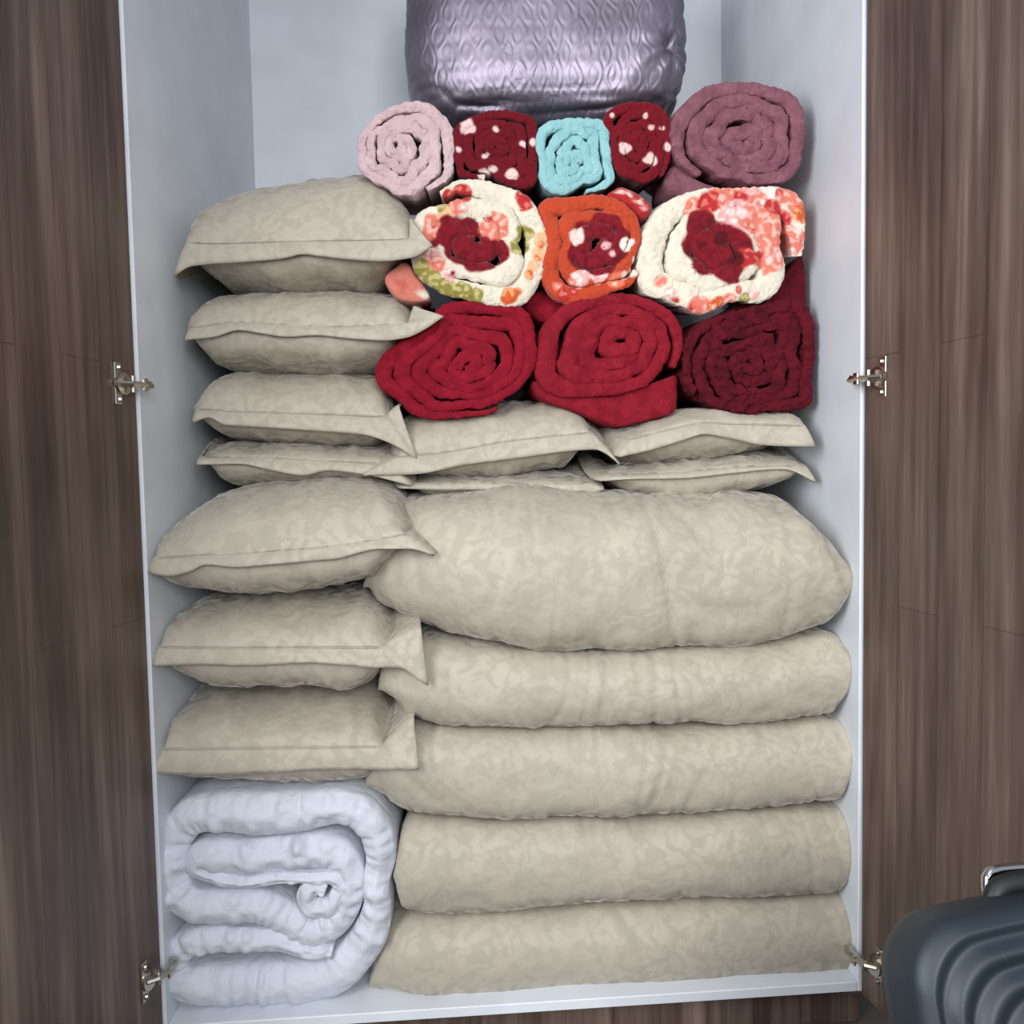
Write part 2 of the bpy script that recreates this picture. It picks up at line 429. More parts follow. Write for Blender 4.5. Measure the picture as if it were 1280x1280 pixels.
def duvet(label, xl, xr, top, bot, Y, depth, rt, rb, yt=.06, yb=.05, lr=.10, rr=.012, seed=1, wrk=.004, seamside=False):
    """folded duvet, folded edge to the front; rt/rb: how far the front roll reaches back above and below"""
    ft, fb = curve(top), curve(bot); nu = 150; V = []; Fc = []
    prof = []
    for k in range(13): prof.append((PI/2*k/12, 1))          # front middle -> top
    for k in range(1, 9): prof.append((k/8, 2))              # top going back
    low = [(PI/2*k/12, -1) for k in range(1, 13)]+[(k/8, -2) for k in range(1, 9)]
    loop = prof[::-1]+low; K = len(loop)
    for i in range(nu+1):
        px = lerp(xl, xr, i/nu); x = P(px, 900, Y).x
        dl = (x-P(xl, 900, Y).x); dr = (P(xr, 900, Y).x-x)
        yo = lr*(1-math.sqrt(max(0, 1-(1-min(1, dl/lr))**2)))*.55 + rr*(1-math.sqrt(max(0, 1-(1-min(1, dr/rr))**2)))
        x = P(px, 900, Y+yo*.8).x
        zt = P(px, ft(px), Y+yt+yo*.8).z; zb = P(px, fb(px), Y+yb+yo*.8).z
        if zt-zb < .006: c = (zt+zb)/2; zt = c+.003; zb = c-.003
        zm = lerp(zb, zt, .5)
        for t, k in loop:
            if abs(k) == 1:
                R = rt if k > 0 else rb; h = (zt-zm) if k > 0 else (zm-zb)
                y = Y+yo+R*(1-math.cos(t)**.9); z = zm+k*h*math.sin(t)**.92
            else:
                R = rt if k > 0 else rb
                y = lerp(Y+yo+R, Y+depth, t); z = (zt if k > 0 else zb)-(.035*t*t if k > 0 else -.0*t)
            V.append(Vector((x, y, z)))
    for i in range(nu):
        for k in range(K): Fc.append((i*K+k, i*K+(k+1) % K, (i+1)*K+(k+1) % K, (i+1)*K+k))
    Fc.append(tuple(range(K))[::-1]); Fc.append(tuple(nu*K+k for k in range(K)))
    def dsp(co, n):
        f = FR((co.x*.8, co.y*.8, co.z*1.1), 7, seed, 3)
        r1 = max(0, 1-abs(N((co.x+.35*co.z*math.sin(co.x*9+seed), co.y*.3, co.z*.2), 11, seed+3))*6)
        near = sm((abs(n.z)-.25)*1.8)
        r2 = max(0, 1-abs(N((co.x, co.y*.2, co.z*.15), 24, seed+9))*5)*near
        return wrk*(1.3*f-.75*r1**2*max(0, N((co.x*3, seed, 0), 1.7, seed)+.35)*1.6-.4*r2**2*max(0, N((co.x*2, 5, seed), 2.3, seed)+.3)*1.8)
    wrk *= 1.5
    o = obj('folded_duvet', V, Fc, M['damask'], disp=dsp)
    tag(o, label, 'duvet', 'folded duvets in the wardrobe')
    return o

def sweep(path, Y, L, seed, ruffle=0.0, fuzz=.0015, yw=.005, frontR=1.0, gap=.94, K=11, dome=None, wrk=0.0):
    """a thick cloth band wound along a path in the x-z plane, its rounded edge to the front. path: (x, z, half thickness)"""
    V = []; Fc = []; n = len(path); s = 0; tt = []
    for i, (x, z, h) in enumerate(path):
        a = path[max(0, i-1)]; b = path[min(n-1, i+1)]
        tx, tz = b[0]-a[0], b[1]-a[1]; l = math.hypot(tx, tz) or 1; nx, nz = -tz/l, tx/l
        if i: s += math.hypot(x-path[i-1][0], z-path[i-1][1])
        h = max(.0015, h*gap); R = min(h*frontR, .05)
        yo = yw*FR((s, seed, 0), 12, seed, 2)+(dome(x, z) if dome else 0)+ruffle*N((s, 3, seed), 70, seed)
        pr = [(-1, L)]
        for k in range(K):
            q = PI*k/(K-1); pr.append((-math.cos(q), R*(1-math.sin(q)**.8)))
        pr.append((1, L))
        for (c, y) in pr:
            wob = ruffle*.5*N((s, c*.5, 0), 90, seed+2)*(1 if y < L else 0)
            yy = Y+yo+y
            if wrk and y < L:
                yy += wrk*1.5*abs(c)*(1-abs(c)**4)*(1-abs(N((s, c*.006*(1+N((s, 7, 2), 9, 5)), 0), 42, seed+4))*3.0)*(.45+.9*max(0, N((s, 1, 9), 7, 3)+.3)) + wrk*.3*FR((s, c*.03, 1), 20, seed, 2)
            p = Vector((x+nx*(c*h+wob), yy, z+nz*(c*h+wob)))
            if fuzz and y < L:
                p += Vector((N(p, 120, seed), N(p, 140, seed+1), N(p, 120, seed+2)))*fuzz
            V.append(p)
        tt.append(s)
    k = K+2
    for i in range(n-1):
        for j in range(k): Fc.append((i*k+j, i*k+(j+1) % k, (i+1)*k+(j+1) % k, (i+1)*k+j))
    Fc.append(tuple(range(k))[::-1]); Fc.append(tuple((n-1)*k+j for j in range(k)))
    return V, Fc

def fix(o):
    """normals outwards"""
    import bmesh
    bm = bmesh.new(); bm.from_mesh(o.data); bmesh.ops.recalc_face_normals(bm, faces=bm.faces); bm.to_mesh(o.data); bm.free(); return o

def flap(name, pts, Y, L, mat, parent, seed=1, colf=None, lip=.008):
    """the loose outer end of a rolled blanket"""
    out = catmull(pts, 5, True); cx = sum(p[0] for p in out)/len(out); cy = sum(p[1] for p in out)/len(out)
    rings = [(1, L), (1, lip), (.97, lip*.4), (.9, .001), (.7, -.002), (.4, -.003), (.12, -.003)]; V = []; Fc = []; n = len(out)
    for f, y in rings:
        for p in out:
            q = P(cx+(p[0]-cx)*f, cy+(p[1]-cy)*f, Y); q.y += y+.004*N(q, 25, seed); q.x += .002*N(q, 60, seed); V.append(q)
    for r in range(len(rings)-1):
        for i in range(n): Fc.append((r*n+i, r*n+(i+1) % n, (r+1)*n+(i+1) % n, (r+1)*n+i))
    Fc.append(tuple((len(rings)-1)*n+i for i in range(n))); Fc.append(tuple(range(n))[::-1])
    return fix(obj(name, V, Fc, mat, parent, col=[colf(v) for v in V] if colf else None))

G_ROLL = 'rolled blankets'
def roll(label, outline, c, turns, Y, L, mat, seed, end=-1.4, dirn=1, colf=None, wob=.22, ruffle=0.0, fuzz=.0022, yw=.006, step=.0035, dome=.0, gap=.99, frontR=.5, inner=.42, sq=0.0, K=11):
    """blanket rolled up, spiral end to the front. outline: its silhouette read off the photo"""
    ol = [P(x, y, Y+.015) for x, y in catmull(outline, 4, True)]
    C = P(c[0], c[1], Y+.015)
    pol = sorted((math.atan2(p.z-C.z, p.x-C.x), math.hypot(p.x-C.x, p.z-C.z)) for p in ol)
    A = [q[0] for q in pol]; Rr = [q[1] for q in pol]
    def Rad(t):
        t = (t+PI) % (2*PI)-PI
        import bisect
        i = bisect.bisect(A, t)
        a0, ra = (A[i-1], Rr[i-1]) if i > 0 else (A[-1]-2*PI, Rr[-1])
        a1, rb = (A[i], Rr[i]) if i < len(A) else (A[0]+2*PI, Rr[0])
        return lerp(ra, rb, (t-a0)/max(1e-6, a1-a0))
    avg = sum(Rr)/len(Rr)
    pitch = 1/(turns+.25)
    path = []; tot = 2*PI*turns; start = end-dirn*tot; t = 0.0
    s_in = pitch*inner; s_out = 1-pitch*.5
    while t < 1:
        kk = (1-t)*turns; fk = int(kk); s = max(s_in, 1-pitch*(.5+fk+(kk-fk)**7)); a = start+dirn*tot*t
        k = 1-abs(2*t-1)**6
        w = wob*pitch*(N((math.cos(a)*1.1, math.sin(a)*1.1, t*2.0), 1.3, seed)+.5*N((math.cos(a), math.sin(a), t*5), 3.1, seed+3))
        rr = (s+w*min(1, (1-t)*4+.0)*(.4 + .6*k))*lerp(avg*.9, Rad(a), sm(.35+s*1.2)) 
        path.append((C.x+rr*math.cos(a), C.z+rr*math.sin(a), pitch*.5*lerp(avg, Rad(a), sm(.2+s))*(1 if t < .96 else lerp(1, .35, (t-.96)/.04))))
        t += step/(tot*max(.012, rr))
    dm = (lambda x, z: dome*(1-min(1, math.hypot(x-C.x, z-C.z)/avg)**2)) if dome else None
    V, Fc = sweep(path, Y, L, seed, ruffle, fuzz, yw, frontR, gap, K, dm)
    lean = {41: .08, 42: .08, 43: .08, 44: .2, 45: .2, 46: .2}.get(seed, .2)      # the rolls lie tipped slightly forwards
    for v in V:
        if v.y > Y+.02: v.z += lean*(v.y-Y-.02)
    o = fix(obj('rolled_blanket', V, Fc, mat, col=[colf(v) for v in V] if colf else None))
    tag(o, label, 'blanket', G_ROLL)
    return o

def printfn(base, blots, s, ox, oy, jit=9, streak=None):
    """the blanket's printed pattern: blots (x, y, r, colour) over a ground colour"""
    B = [(x/s+ox, y/s+oy, r/s, lin(c)) for x, y, r, c in blots]; b0 = lin(base); e_ = 9/s
    def f(v):
        x, y = PX((v[0], min(v[1], YB[0]), v[2])) if False else PX((v[0], YB[0], v[2]))
        j = N(v, 50, 2)*jit/s*1.7
        j2 = N(v, 50, 12)*jit/s*1.7
        c = b0
        for bx, by, r, cc in B:
            d = math.hypot(x+j-bx, y+j2-by)
            g = (r-d)/e_+.5
            if g >= 1: c = cc
            elif g > 0: c = tuple(lerp(c[q], cc[q], g) for q in range(3))
        t_ = N((v[0], v[2], 0), 95, 7)
        if c in SOFT and t_ > .08: c = tuple(lerp(c[q], SOFT[c][q], min(1, (t_-.08)*9)) for q in range(3))
        return c
    return f
SOFT = {lin((217, 122, 104)): lin((232, 178, 164)), lin((226, 168, 164)): lin((242, 214, 206)), lin((142, 132, 66)): lin((188, 178, 118)), lin((178, 44, 48)): lin((212, 110, 98)), lin((206, 92, 48)): lin((222, 160, 104)), lin((122, 18, 32)): lin((104, 12, 24))}
YB = [0.17]

# --- duvets, bottom to top
DV = .022
duvet('flat long beige folded duvet at the very bottom, lying on the white wardrobe floor', 446, 1071,
      [(446, 1212), (454, 1178), (474, 1150), (505, 1141), (700, 1131), (853, 1121), (1040, 1113), (1071, 1111)],
      [(446, 1228), (470, 1236), (543, 1240), (646, 1236), (801, 1226), (956, 1219), (1071, 1209)], DV, .66, .075, .06, seed=1, wrk=.003)
duvet('beige folded duvet second from the bottom, left end against the white comforter', 488, 1071,
      [(488, 1070), (495, 1030), (515, 1018), (595, 1022), (749, 1020), (904, 1014), (1050, 1003), (1071, 1001)],
      [(488, 1085), (497, 1134), (530, 1140), (569, 1141), (698, 1130), (853, 1120), (1050, 1113), (1071, 1106)], DV, .66, .07, .06, lr=.03, seed=2)
duvet('middle of the five beige folded duvets, left end just above the white comforter', 452, 1070,
      [(452, 966), (457, 938), (470, 915), (495, 902), (620, 910), (801, 908), (956, 905), (1045, 897), (1070, 899)],
      [(452, 982), (471, 994), (507, 1014), (595, 1023), (749, 1020), (904, 1014), (1007, 1006), (1060, 998), (1070, 975)], DV, .66, .075, .06, seed=3)
duvet('creased beige folded duvet directly under the thick top duvet', 470, 1070,
      [(470, 848), (474, 824), (485, 806), (515, 793), (620, 804), (724, 815), (853, 813), (956, 805), (1049, 788), (1070, 796)],
      [(470, 862), (481, 875), (507, 896), (620, 911), (801, 908), (956, 905), (1050, 894), (1070, 870)], DV, .66, .075, .06, seed=4, wrk=.0055)
d1 = duvet('thick puffy beige folded duvet on top of the duvet stack', 458, 1073,
      [(458, 716), (462, 690), (472, 655), (500, 618), (646, 604), (749, 610), (956, 610), (1012, 616), (1049, 648), (1073, 690)],
      [(458, 735), (481, 761), (528, 785), (620, 805), (724, 816), (853, 813), (956, 805), (1049, 785), (1066, 755), (1073, 715)], DV-.012, .68, .20, .09, yt=.17, seed=5, wrk=.006, rr=.05, lr=.24)
# --- lower left pillows
pillow('dented lower-left beige pillow lying straight on the white comforter', 198, 478,
       [(196, 900), (204, 882), (216, 868), (260, 862), (400, 862), (455, 866), (476, 895), (480, 925)],
       [(192, 965), (239, 970), (328, 966), (447, 962), (524, 962)], [(200, 935), (300, 934), (470, 932)],
       [(196, 940), (201, 971), (216, 980), (299, 986), (352, 988), (453, 981), (470, 965), (478, 940)], .02, .52, (192, 965), (524, 962), seed=11, ru=(517, 898), yc=.12, pr=.15)
pillow('creased beige pillow in the lower left, second above the white comforter', 197, 480,
       [(194, 795), (202, 772), (215, 756), (300, 746), (440, 742), (460, 748), (480, 780), (490, 805)],
       [(192, 832), (251, 831), (311, 832), (388, 828), (462, 834), (501, 836), (535, 857)], [(200, 808), (300, 809), (480, 808)],
       [(194, 815), (198, 837), (225, 856), (275, 869), (358, 871), (440, 869), (462, 862), (480, 840), (488, 815)], .02, .52, (192, 832), (535, 857), seed=12, ru=(526, 784), wr_=.006, pr=.12)
pillow('plump tilted beige pillow at the left, between the thick top duvet and the wardrobe side', 192, 506,
       [(186, 675), (196, 658), (210, 642), (245, 618), (299, 602), (358, 595), (447, 594), (480, 604), (505, 632), (515, 650)],
       [(186, 716), (213, 720), (239, 714), (257, 706), (299, 709), (343, 705), (417, 699), (477, 686), (512, 686), (543, 694)],
       [(190, 697), (210, 696), (328, 690), (459, 677), (500, 668)],
       [(188, 702), (198, 739), (239, 746), (299, 751), (358, 748), (417, 739), (459, 729), (480, 706), (494, 694), (508, 682)], .015, .55, (186, 716), (543, 694), seed=13, yc=.17, pr=.1)

# --- upper left stack
pillow('squashed crumpled beige pillow at the base of the upper left stack', 254, 486,
       [(252, 575), (262, 560), (290, 553), (400, 553), (470, 556), (490, 575)],
       [(247, 581), (300, 580), (340, 588), (380, 594), (410, 588), (450, 592), (514, 607)], [(255, 572), (330, 572), (400, 576), (490, 580)],
       [(256, 585), (275, 606), (320, 609), (400, 604), (480, 603), (492, 590)], .15, .5, (247, 581), (514, 607), seed=14, wr_=.006, pr=.3)
pillow('beige pillow in the left upper stack with its right corner hanging beside the red blanket', 248, 482,
       [(246, 495), (252, 470), (262, 461), (300, 459), (440, 460), (470, 466), (482, 480), (492, 505)],
       [(242, 528), (262, 522), (281, 531), (328, 534), (388, 538), (453, 543), (492, 556), (522, 575)], [(250, 512), (300, 514), (400, 517), (482, 520)],
       [(250, 520), (258, 540), (269, 547), (328, 555), (388, 559), (460, 557), (480, 548), (488, 530)], .145, .5, (242, 528), (522, 575), seed=15, ru=(498, 507), pr=.1)
pillow('beige pillow second from the top of the left stack, corner pointing at the red blanket', 240, 508,
       [(238, 400), (244, 378), (256, 364), (300, 358), (440, 356), (480, 359), (508, 368), (520, 380)],
       [(234, 425), (269, 421), (299, 413), (328, 417), (358, 421), (394, 419), (447, 424), (477, 426), (507, 422), (530, 412), (555, 395)],
       [(240, 410), (300, 403), (400, 408), (490, 406)],
       [(238, 415), (244, 443), (254, 457), (299, 462), (358, 466), (417, 464), (468, 458), (485, 440), (496, 415)], .14, .5, (234, 425), (555, 395), seed=16, rr=.07, ru=(517, 383), pr=.2)
pillow('plump beige pillow topmost on the left stack, beside the pale pink rolled blanket', 236, 510,
       [(232, 285), (240, 262), (250, 250), (280, 239), (312, 226), (350, 219), (400, 214), (440, 214), (465, 222), (490, 240), (510, 258)],
       [(220, 343), (240, 332), (300, 328), (360, 322), (380, 318), (400, 320), (430, 324), (480, 326), (515, 322), (541, 308)],
       [(232, 302), (265, 304), (380, 301), (500, 299)],
       [(236, 312), (250, 342), (290, 356), (330, 361), (380, 362), (440, 358), (470, 347), (490, 328), (500, 308)], .125, .5, (220, 343), (541, 308), seed=17, rr=.09, ru=(512, 273), yc=.14, pl=1.0, pr=.3)

# --- middle and right pillows under the blankets
pillow('thin beige pillow squeezed under the middle pillow, on the thick duvet', 522, 735,
       [(512, 603), (540, 594), (640, 590), (720, 590), (745, 603)], [(500, 610), (560, 612), (640, 611), (700, 614), (726, 619), (755, 612)],
       [(512, 605), (620, 604), (745, 604)], [(515, 609), (540, 620), (640, 622), (720, 620), (745, 610)], .16, .46, (500, 610), (755, 612), seed=18, ydroop=.006)
pillow('crumpled beige pillow lowest at the right, on the thick duvet by the wardrobe side', 775, 1006,
       [(752, 603), (775, 580), (850, 575), (960, 562), (1000, 566), (1012, 590)],
       [(752, 601), (790, 599), (850, 598), (920, 591), (980, 586), (1019, 603)], [(755, 595), (850, 590), (940, 583), (1010, 582)],
       [(760, 608), (785, 619), (820, 626), (865, 630), (902, 628), (935, 620), (990, 610), (1010, 596)], .145, .48, (752, 601), (1019, 603), seed=19, wr_=.007)
pillow('beige pillow in the middle, under the two bright red rolled blankets', 500, 738,
       [(488, 545), (500, 520), (525, 504), (600, 498), (700, 498), (725, 505), (742, 528)],
       [(456, 594), (515, 593), (581, 581), (651, 572), (721, 563), (745, 562), (760, 568), (774, 580)], [(490, 572), (560, 564), (640, 550), (738, 540)],
       [(495, 580), (515, 593), (557, 600), (616, 600), (674, 591), (709, 584), (726, 572), (742, 555)], .14, .48, (456, 594), (774, 580), seed=20, pl=.2, pr=.05)
pillow('beige pillow at the right, directly under the burgundy rolled blanket', 790, 1005,
       [(775, 550), (790, 538), (825, 524), (860, 510), (940, 506), (990, 508), (1010, 520), (1016, 535)],
       [(776, 571), (815, 562), (852, 551), (880, 543), (915, 548), (952, 556), (990, 558), (1018, 558)], [(780, 552), (830, 538), (880, 529), (950, 530), (1010, 532)],
       [(780, 572), (800, 580), (815, 582), (865, 580), (902, 576), (952, 568), (985, 560), (1010, 548)], .13, .48, (776, 571), (1018, 558), seed=21)

# --- white comforter, rolled and folded
cp = [(775, 690, 26), (730, 680, 34), (690, 715, 40), (715, 770, 44), (790, 760, 46), (840, 690, 42), (800, 640, 30), (700, 645, 26), (600, 640, 26), (500, 650, 26), (380, 655, 28), (270, 625, 36), (235, 590, 60), (280, 560, 76), (400, 568, 78), (550, 562, 78), (700, 545, 78), (815, 555, 76),
      (868, 640, 66), (862, 750, 62), (800, 845, 68), (700, 880, 66), (610, 830, 72), (500, 775, 78), (350, 770, 80), (220, 765, 74), (145, 700, 72), (128, 590, 66), (140, 480, 74), (220, 395, 82), (350, 385, 90),
      (500, 392, 96), (650, 382, 92), (800, 358, 78), (905, 375, 76), (975, 450, 74), (1000, 560, 66), (980, 670, 58), (985, 770, 62), (955, 890, 78), (880, 1000, 84), (770, 1080, 92), (600, 1100, 94), (430, 1105, 94), (280, 1110, 92), (175, 1085, 80), (140, 1010, 58), (190, 930, 62),
      (300, 905, 60), (450, 908, 54), (580, 915, 48), (700, 945, 36), (800, 955, 30)]
path = []
for x, y, h in catmull(cp, 9):
    q = P(x/3.368+180, y/3.368+900, .05); path.append((q.x, q.z, h/3.368*1.40/1000))
V, Fc = sweep(path, .02, .56, 31, 0, .0006, .008, 1.0, .98, 21, None, .012)
tag(fix(obj('rolled_comforter', V, Fc, M['poplin'])), 'puffy white comforter folded and rolled up in the bottom left corner', 'comforter')

# --- rolled blankets
q4 = lambda pts, ox, oy, s=4.0: [(x/s+ox, y/s+oy) for x, y in pts]
YB[0] = .17
# row above the pillows
r1 = roll('bright red rolled blanket left of the other two in the lowest roll row', q4([(130, 560), (160, 470), (280, 365), (400, 290), (480, 190), (620, 162), (800, 170), (930, 205), (985, 320), (1000, 480), (960, 600), (880, 680), (760, 765), (600, 785), (400, 780), (300, 740), (240, 680), (150, 610)], 440, 340, 4.267),
     (585, 462), 5.2, .155, .5, M['red'], 41, end=-0.9, wob=.5, dome=-.012)
flap('loose_end', [(655, 380), (668, 366), (692, 360), (714, 370), (712, 388), (692, 402), (672, 400)], .2, .3, M['red'], r1, 9)
r2 = roll('plump crimson red rolled blanket with a dark eye, middle of the lowest roll row', [(667, 465), (670, 434), (676, 412), (693, 392), (716, 379), (750, 369), (780, 368), (808, 375), (835, 390), (850, 408), (855, 432), (850, 456), (838, 475), (815, 490), (780, 497), (735, 496), (695, 492), (672, 480)],
     (778, 428), 4.1, .15, .5, M['crimson'], 42, end=-0.5, dirn=-1, wob=.35, inner=.75)
flap('loose_end', [(667, 476), (700, 488), (770, 490), (830, 474), (846, 470), (847, 500), (842, 516), (800, 528), (768, 532), (720, 515), (690, 504), (670, 492)], .165, .45, M['crimson'], r2, 2)
r3 = roll('dark burgundy rolled blanket against the right side of the wardrobe', q4([(435, 480), (450, 370), (520, 270), (700, 205), (880, 165), (1040, 150), (1092, 260), (1098, 400), (1085, 550), (1075, 670), (900, 700), (720, 710), (580, 700), (490, 640), (445, 560)], 740, 340),
     (930, 455), 5.2, .15, .5, M['wine'], 43, end=-2.6, wob=.7, ruffle=.006, fuzz=.004)
flap('loose_end', [(882, 402), (925, 378), (975, 348), (1000, 320), (1006, 325), (1008, 360), (1004, 392), (960, 400), (905, 414)], .19, .4, M['wine'], r3, 5)
# printed row
CR, DR, PE, PK, OL, OR, RD, TN = (222, 213, 194), (122, 18, 32), (217, 122, 104), (226, 168, 164), (142, 132, 66), (206, 92, 48), (178, 44, 48), (222, 178, 138)
bl = [(630, 665, 48, RD), (560, 680, 30, RD), (930, 690, 46, RD), (945, 735, 30, RD), (940, 860, 44, OL), (915, 925, 50, OL),
      (430, 1030, 46, OL), (480, 1085, 48, OL), (550, 1135, 52, OL), (630, 1155, 50, OL), (700, 1165, 36, OL), (860, 1170, 42, OR), (900, 1150, 24, OR), (1020, 890, 36, TN), (1015, 960, 40, TN), (985, 1030, 34, TN), (1005, 985, 16, OR), (960, 1070, 24, OR), (1025, 920, 14, OR),
      (500, 830, 60, PE), (470, 880, 40, PE), (600, 740, 52, PE), (550, 770, 40, TN), (790, 830, 74, PE), (760, 870, 60, PE), (480, 960, 44, PK), (510, 1010, 40, PE), (570, 1065, 34, PK), (585, 1060, 12, DR), (640, 740, 24, PK), (720, 770, 50, CR), (760, 800, 20, RD), (530, 740, 20, OL),
      (590, 870, 84, DR), (640, 930, 100, DR), (700, 970, 92, DR), (800, 960, 64, DR), (560, 810, 40, DR), (660, 840, 50, DR), (750, 1000, 50, DR), (500, 910, 24, DR)]
f1 = printfn(CR, bl, 4.0, 420, 80)
r4 = roll('cream floral rolled blanket with dark red centre and olive leaves, next to the left pillows', q4([(350, 760), (430, 685), (560, 595), (620, 580), (760, 595), (900, 640), (980, 690), (1030, 800), (1053, 920), (1040, 1040), (980, 1155), (900, 1210), (740, 1200), (560, 1170), (440, 1120), (385, 1040), (350, 900)], 420, 80),
     (592, 303), 3.0, .15, .5, M['printed'], 44, end=2.2, dirn=1, wob=.3, colf=f1, step=.0017, K=21, dome=-.01)
flap('loose_end', [(480, 347), (492, 335), (507, 327), (522, 345), (537, 372), (520, 377), (500, 374), (487, 362)], .17, .07, M['printed'], r4, 3, colf=printfn((214, 128, 112), [(330, 1110, 30, (196, 104, 92)), (450, 1150, 25, CR)], 4.0, 420, 80))
O1, O2, W1 = (184, 68, 40), (222, 108, 58), (232, 206, 196)
bl = [(20, 1080, 40, PK), (110, 1095, 42, (226, 120, 92)), (150, 1075, 16, W1), (100, 1110, 12, W1), (195, 1060, 24, W1), (200, 1000, 18, W1), (-60, 1080, 46, PK), (-110, 1110, 20, PE), (-90, 1150, 20, RD), (-180, 1120, 24, PE), (-150, 1170, 30, RD),
      (-20, 900, 100, DR), (60, 850, 90, DR), (90, 940, 80, DR), (20, 990, 90, DR), (-40, 960, 90, DR), (120, 880, 50, DR), (-60, 840, 40, DR),
      (155, 925, 34, (236, 226, 216)), (175, 910, 24, (236, 226, 216)), (55, 930, 20, (230, 170, 170)), (90, 970, 14, (230, 180, 180)), (-80, 880, 38, W1), (-100, 905, 24, W1)]
f2 = printfn(O1, bl, 4.0, 740, 80)
r5 = roll('orange rolled blanket with red and white centre between the two cream floral ones', [(671, 262), (675, 251), (700, 248), (742, 246), (770, 249), (792, 262), (801, 285), (803, 315), (800, 345), (790, 362), (765, 368), (740, 376), (712, 381), (692, 374), (680, 355), (678, 335), (684, 310), (680, 288)],
     (748, 310), 3.3, .15, .5, M['printed'], 45, end=-0.6, wob=.3, colf=f2, step=.0017, K=21, dome=-.01)
flap('patterned_edge', [(758, 244), (768, 236), (778, 233), (798, 242), (814, 255), (812, 266), (803, 274), (788, 260), (772, 251)], .165, .4, M['printed'], r5, 7,
     colf=printfn((166, 40, 42), [(150, 650, 16, W1), (190, 665, 12, W1), (240, 690, 14, W1), (180, 640, 10, PE), (260, 730, 12, PK), (210, 690, 12, PE)], 4.0, 740, 80, 5))
bl = [(620, 670, 60, PE), (700, 660, 55, PE), (780, 660, 40, PK), (860, 665, 38, (236, 214, 206)), (940, 680, 50, PE), (910, 665, 18, RD), (1010, 720, 60, PE), (1030, 770, 50, OR), (1050, 840, 26, (240, 220, 212)), (1050, 900, 44, PE), (1055, 950, 36, PK), (1040, 960, 14, RD),
      (480, 740, 44, PE), (560, 715, 55, RD), (640, 715, 50, PE), (720, 715, 50, RD), (800, 720, 50, PE), (870, 750, 50, RD), (830, 725, 16, (240, 215, 208)), (930, 800, 48, RD), (960, 860, 44, PE), (985, 930, 40, PE), (1000, 860, 14, W1), (980, 945, 14, W1), (900, 790, 14, PK), (950, 900, 12, RD), (975, 980, 16, W1),
      (330, 1100, 30, PE), (370, 1160, 26, PK), (400, 1190, 14, RD), (520, 1240, 60, PE), (600, 1225, 40, OR), (660, 1205, 40, PE), (590, 1230, 14, PK), (740, 1185, 26, OL), (780, 1170, 26, PK), (490, 1230, 16, RD),
      (700, 800, 100, PK), (780, 800, 80, PE), (850, 860, 90, PE), (880, 930, 80, PE), (860, 1000, 70, PE), (830, 1040, 40, PE), (720, 780, 30, (240, 205, 198)), (660, 770, 20, (240, 210, 200)), (900, 960, 24, (240, 190, 180)), (860, 1000, 20, (244, 200, 190)), (800, 990, 24, RD), (640, 830, 24, PK), (570, 790, 18, (240, 205, 198)),
      (520, 830, 76, DR), (510, 920, 80, DR), (560, 1000, 84, DR), (620, 930, 110, DR), (690, 960, 90, DR), (660, 1030, 90, DR), (740, 1010, 60, RD), (560, 870, 70, DR), (700, 1100, 22, DR), (705, 1150, 18, RD), (690, 1065, 40, DR), (620, 900, 40, (84, 12, 22)), (690, 1000, 36, (84, 12, 22)), (520, 930, 26, (96, 12, 24)),
      (770, 1090, 60, CR), (740, 1110, 26, CR)]
f3 = printfn(CR, bl, 4.0, 740, 80)
roll('cream and coral floral rolled blanket with dark red heart, above the burgundy one', q4([(232, 1060), (250, 930), (290, 770), (380, 690), (560, 640), (700, 630), (900, 638), (1030, 670), (1070, 760), (1084, 880), (1085, 1000), (1075, 1090), (1010, 1170), (880, 1215), (700, 1230), (560, 1265), (480, 1280), (400, 1230), (320, 1160), (242, 1130)], 740, 80),
     (900, 310), 2.9, .145, .52, M['printed'], 46, end=-.14, dirn=-1, wob=.3, colf=f3, step=.0017, K=21, dome=-.012)
# top row
roll('pale pink rolled blanket beside the topmost pillow', q4([(108, 470), (120, 385), (170, 300), (250, 240), (370, 205), (470, 215), (540, 270), (582, 340), (595, 470), (588, 580), (520, 640), (440, 685), (340, 690), (250, 655), (165, 600), (118, 540)], 420, 80),
     (498, 188), 4.4, .17, .3, M['pink'], 47, end=-1.0, dirn=-1, wob=.5, fuzz=.003, ruffle=.003)
dots = [(660, 310, 34), (640, 335, 22), (800, 325, 14), (935, 405, 16), (990, 390, 16), (742, 455, 20), (785, 525, 20), (740, 555, 30), (720, 548, 16), (880, 552, 26), (615, 430, 14)]
f4 = printfn((104, 14, 28), [(x, y, r, (226, 196, 192)) for x, y, r in dots], 4.0, 420, 80, 8)
roll('dark red rolled blanket with small white flowers, between the pale pink and turquoise ones', q4([(592, 340), (640, 290), (720, 258), (820, 245), (900, 262), (980, 285), (1004, 380), (1004, 520), (1000, 625), (900, 640), (780, 605), (650, 585), (600, 560), (592, 450)], 420, 80),
     (622, 187), 4.0, .17, .28, M['wine_print'], 48, end=-2.0, wob=.4, colf=f4, step=.0017, K=21)
roll('small turquoise rolled fleece blanket in the middle of the top roll row', [(672, 168), (684, 153), (710, 150), (740, 151), (756, 155), (761, 180), (763, 205), (767, 230), (755, 241), (740, 246), (702, 252), (682, 246), (673, 228), (671, 200)],
     (716, 203), 3.8, .17, .28, M['teal'], 49, end=-1.2, dirn=-1, wob=.6, gap=.97)
dots = [(165, 420, 28), (150, 405, 14), (300, 475, 26), (275, 485, 16), (300, 315, 15), (378, 415, 16), (265, 260, 12), (100, 260, 14), (145, 580, 14), (345, 320, 10)]
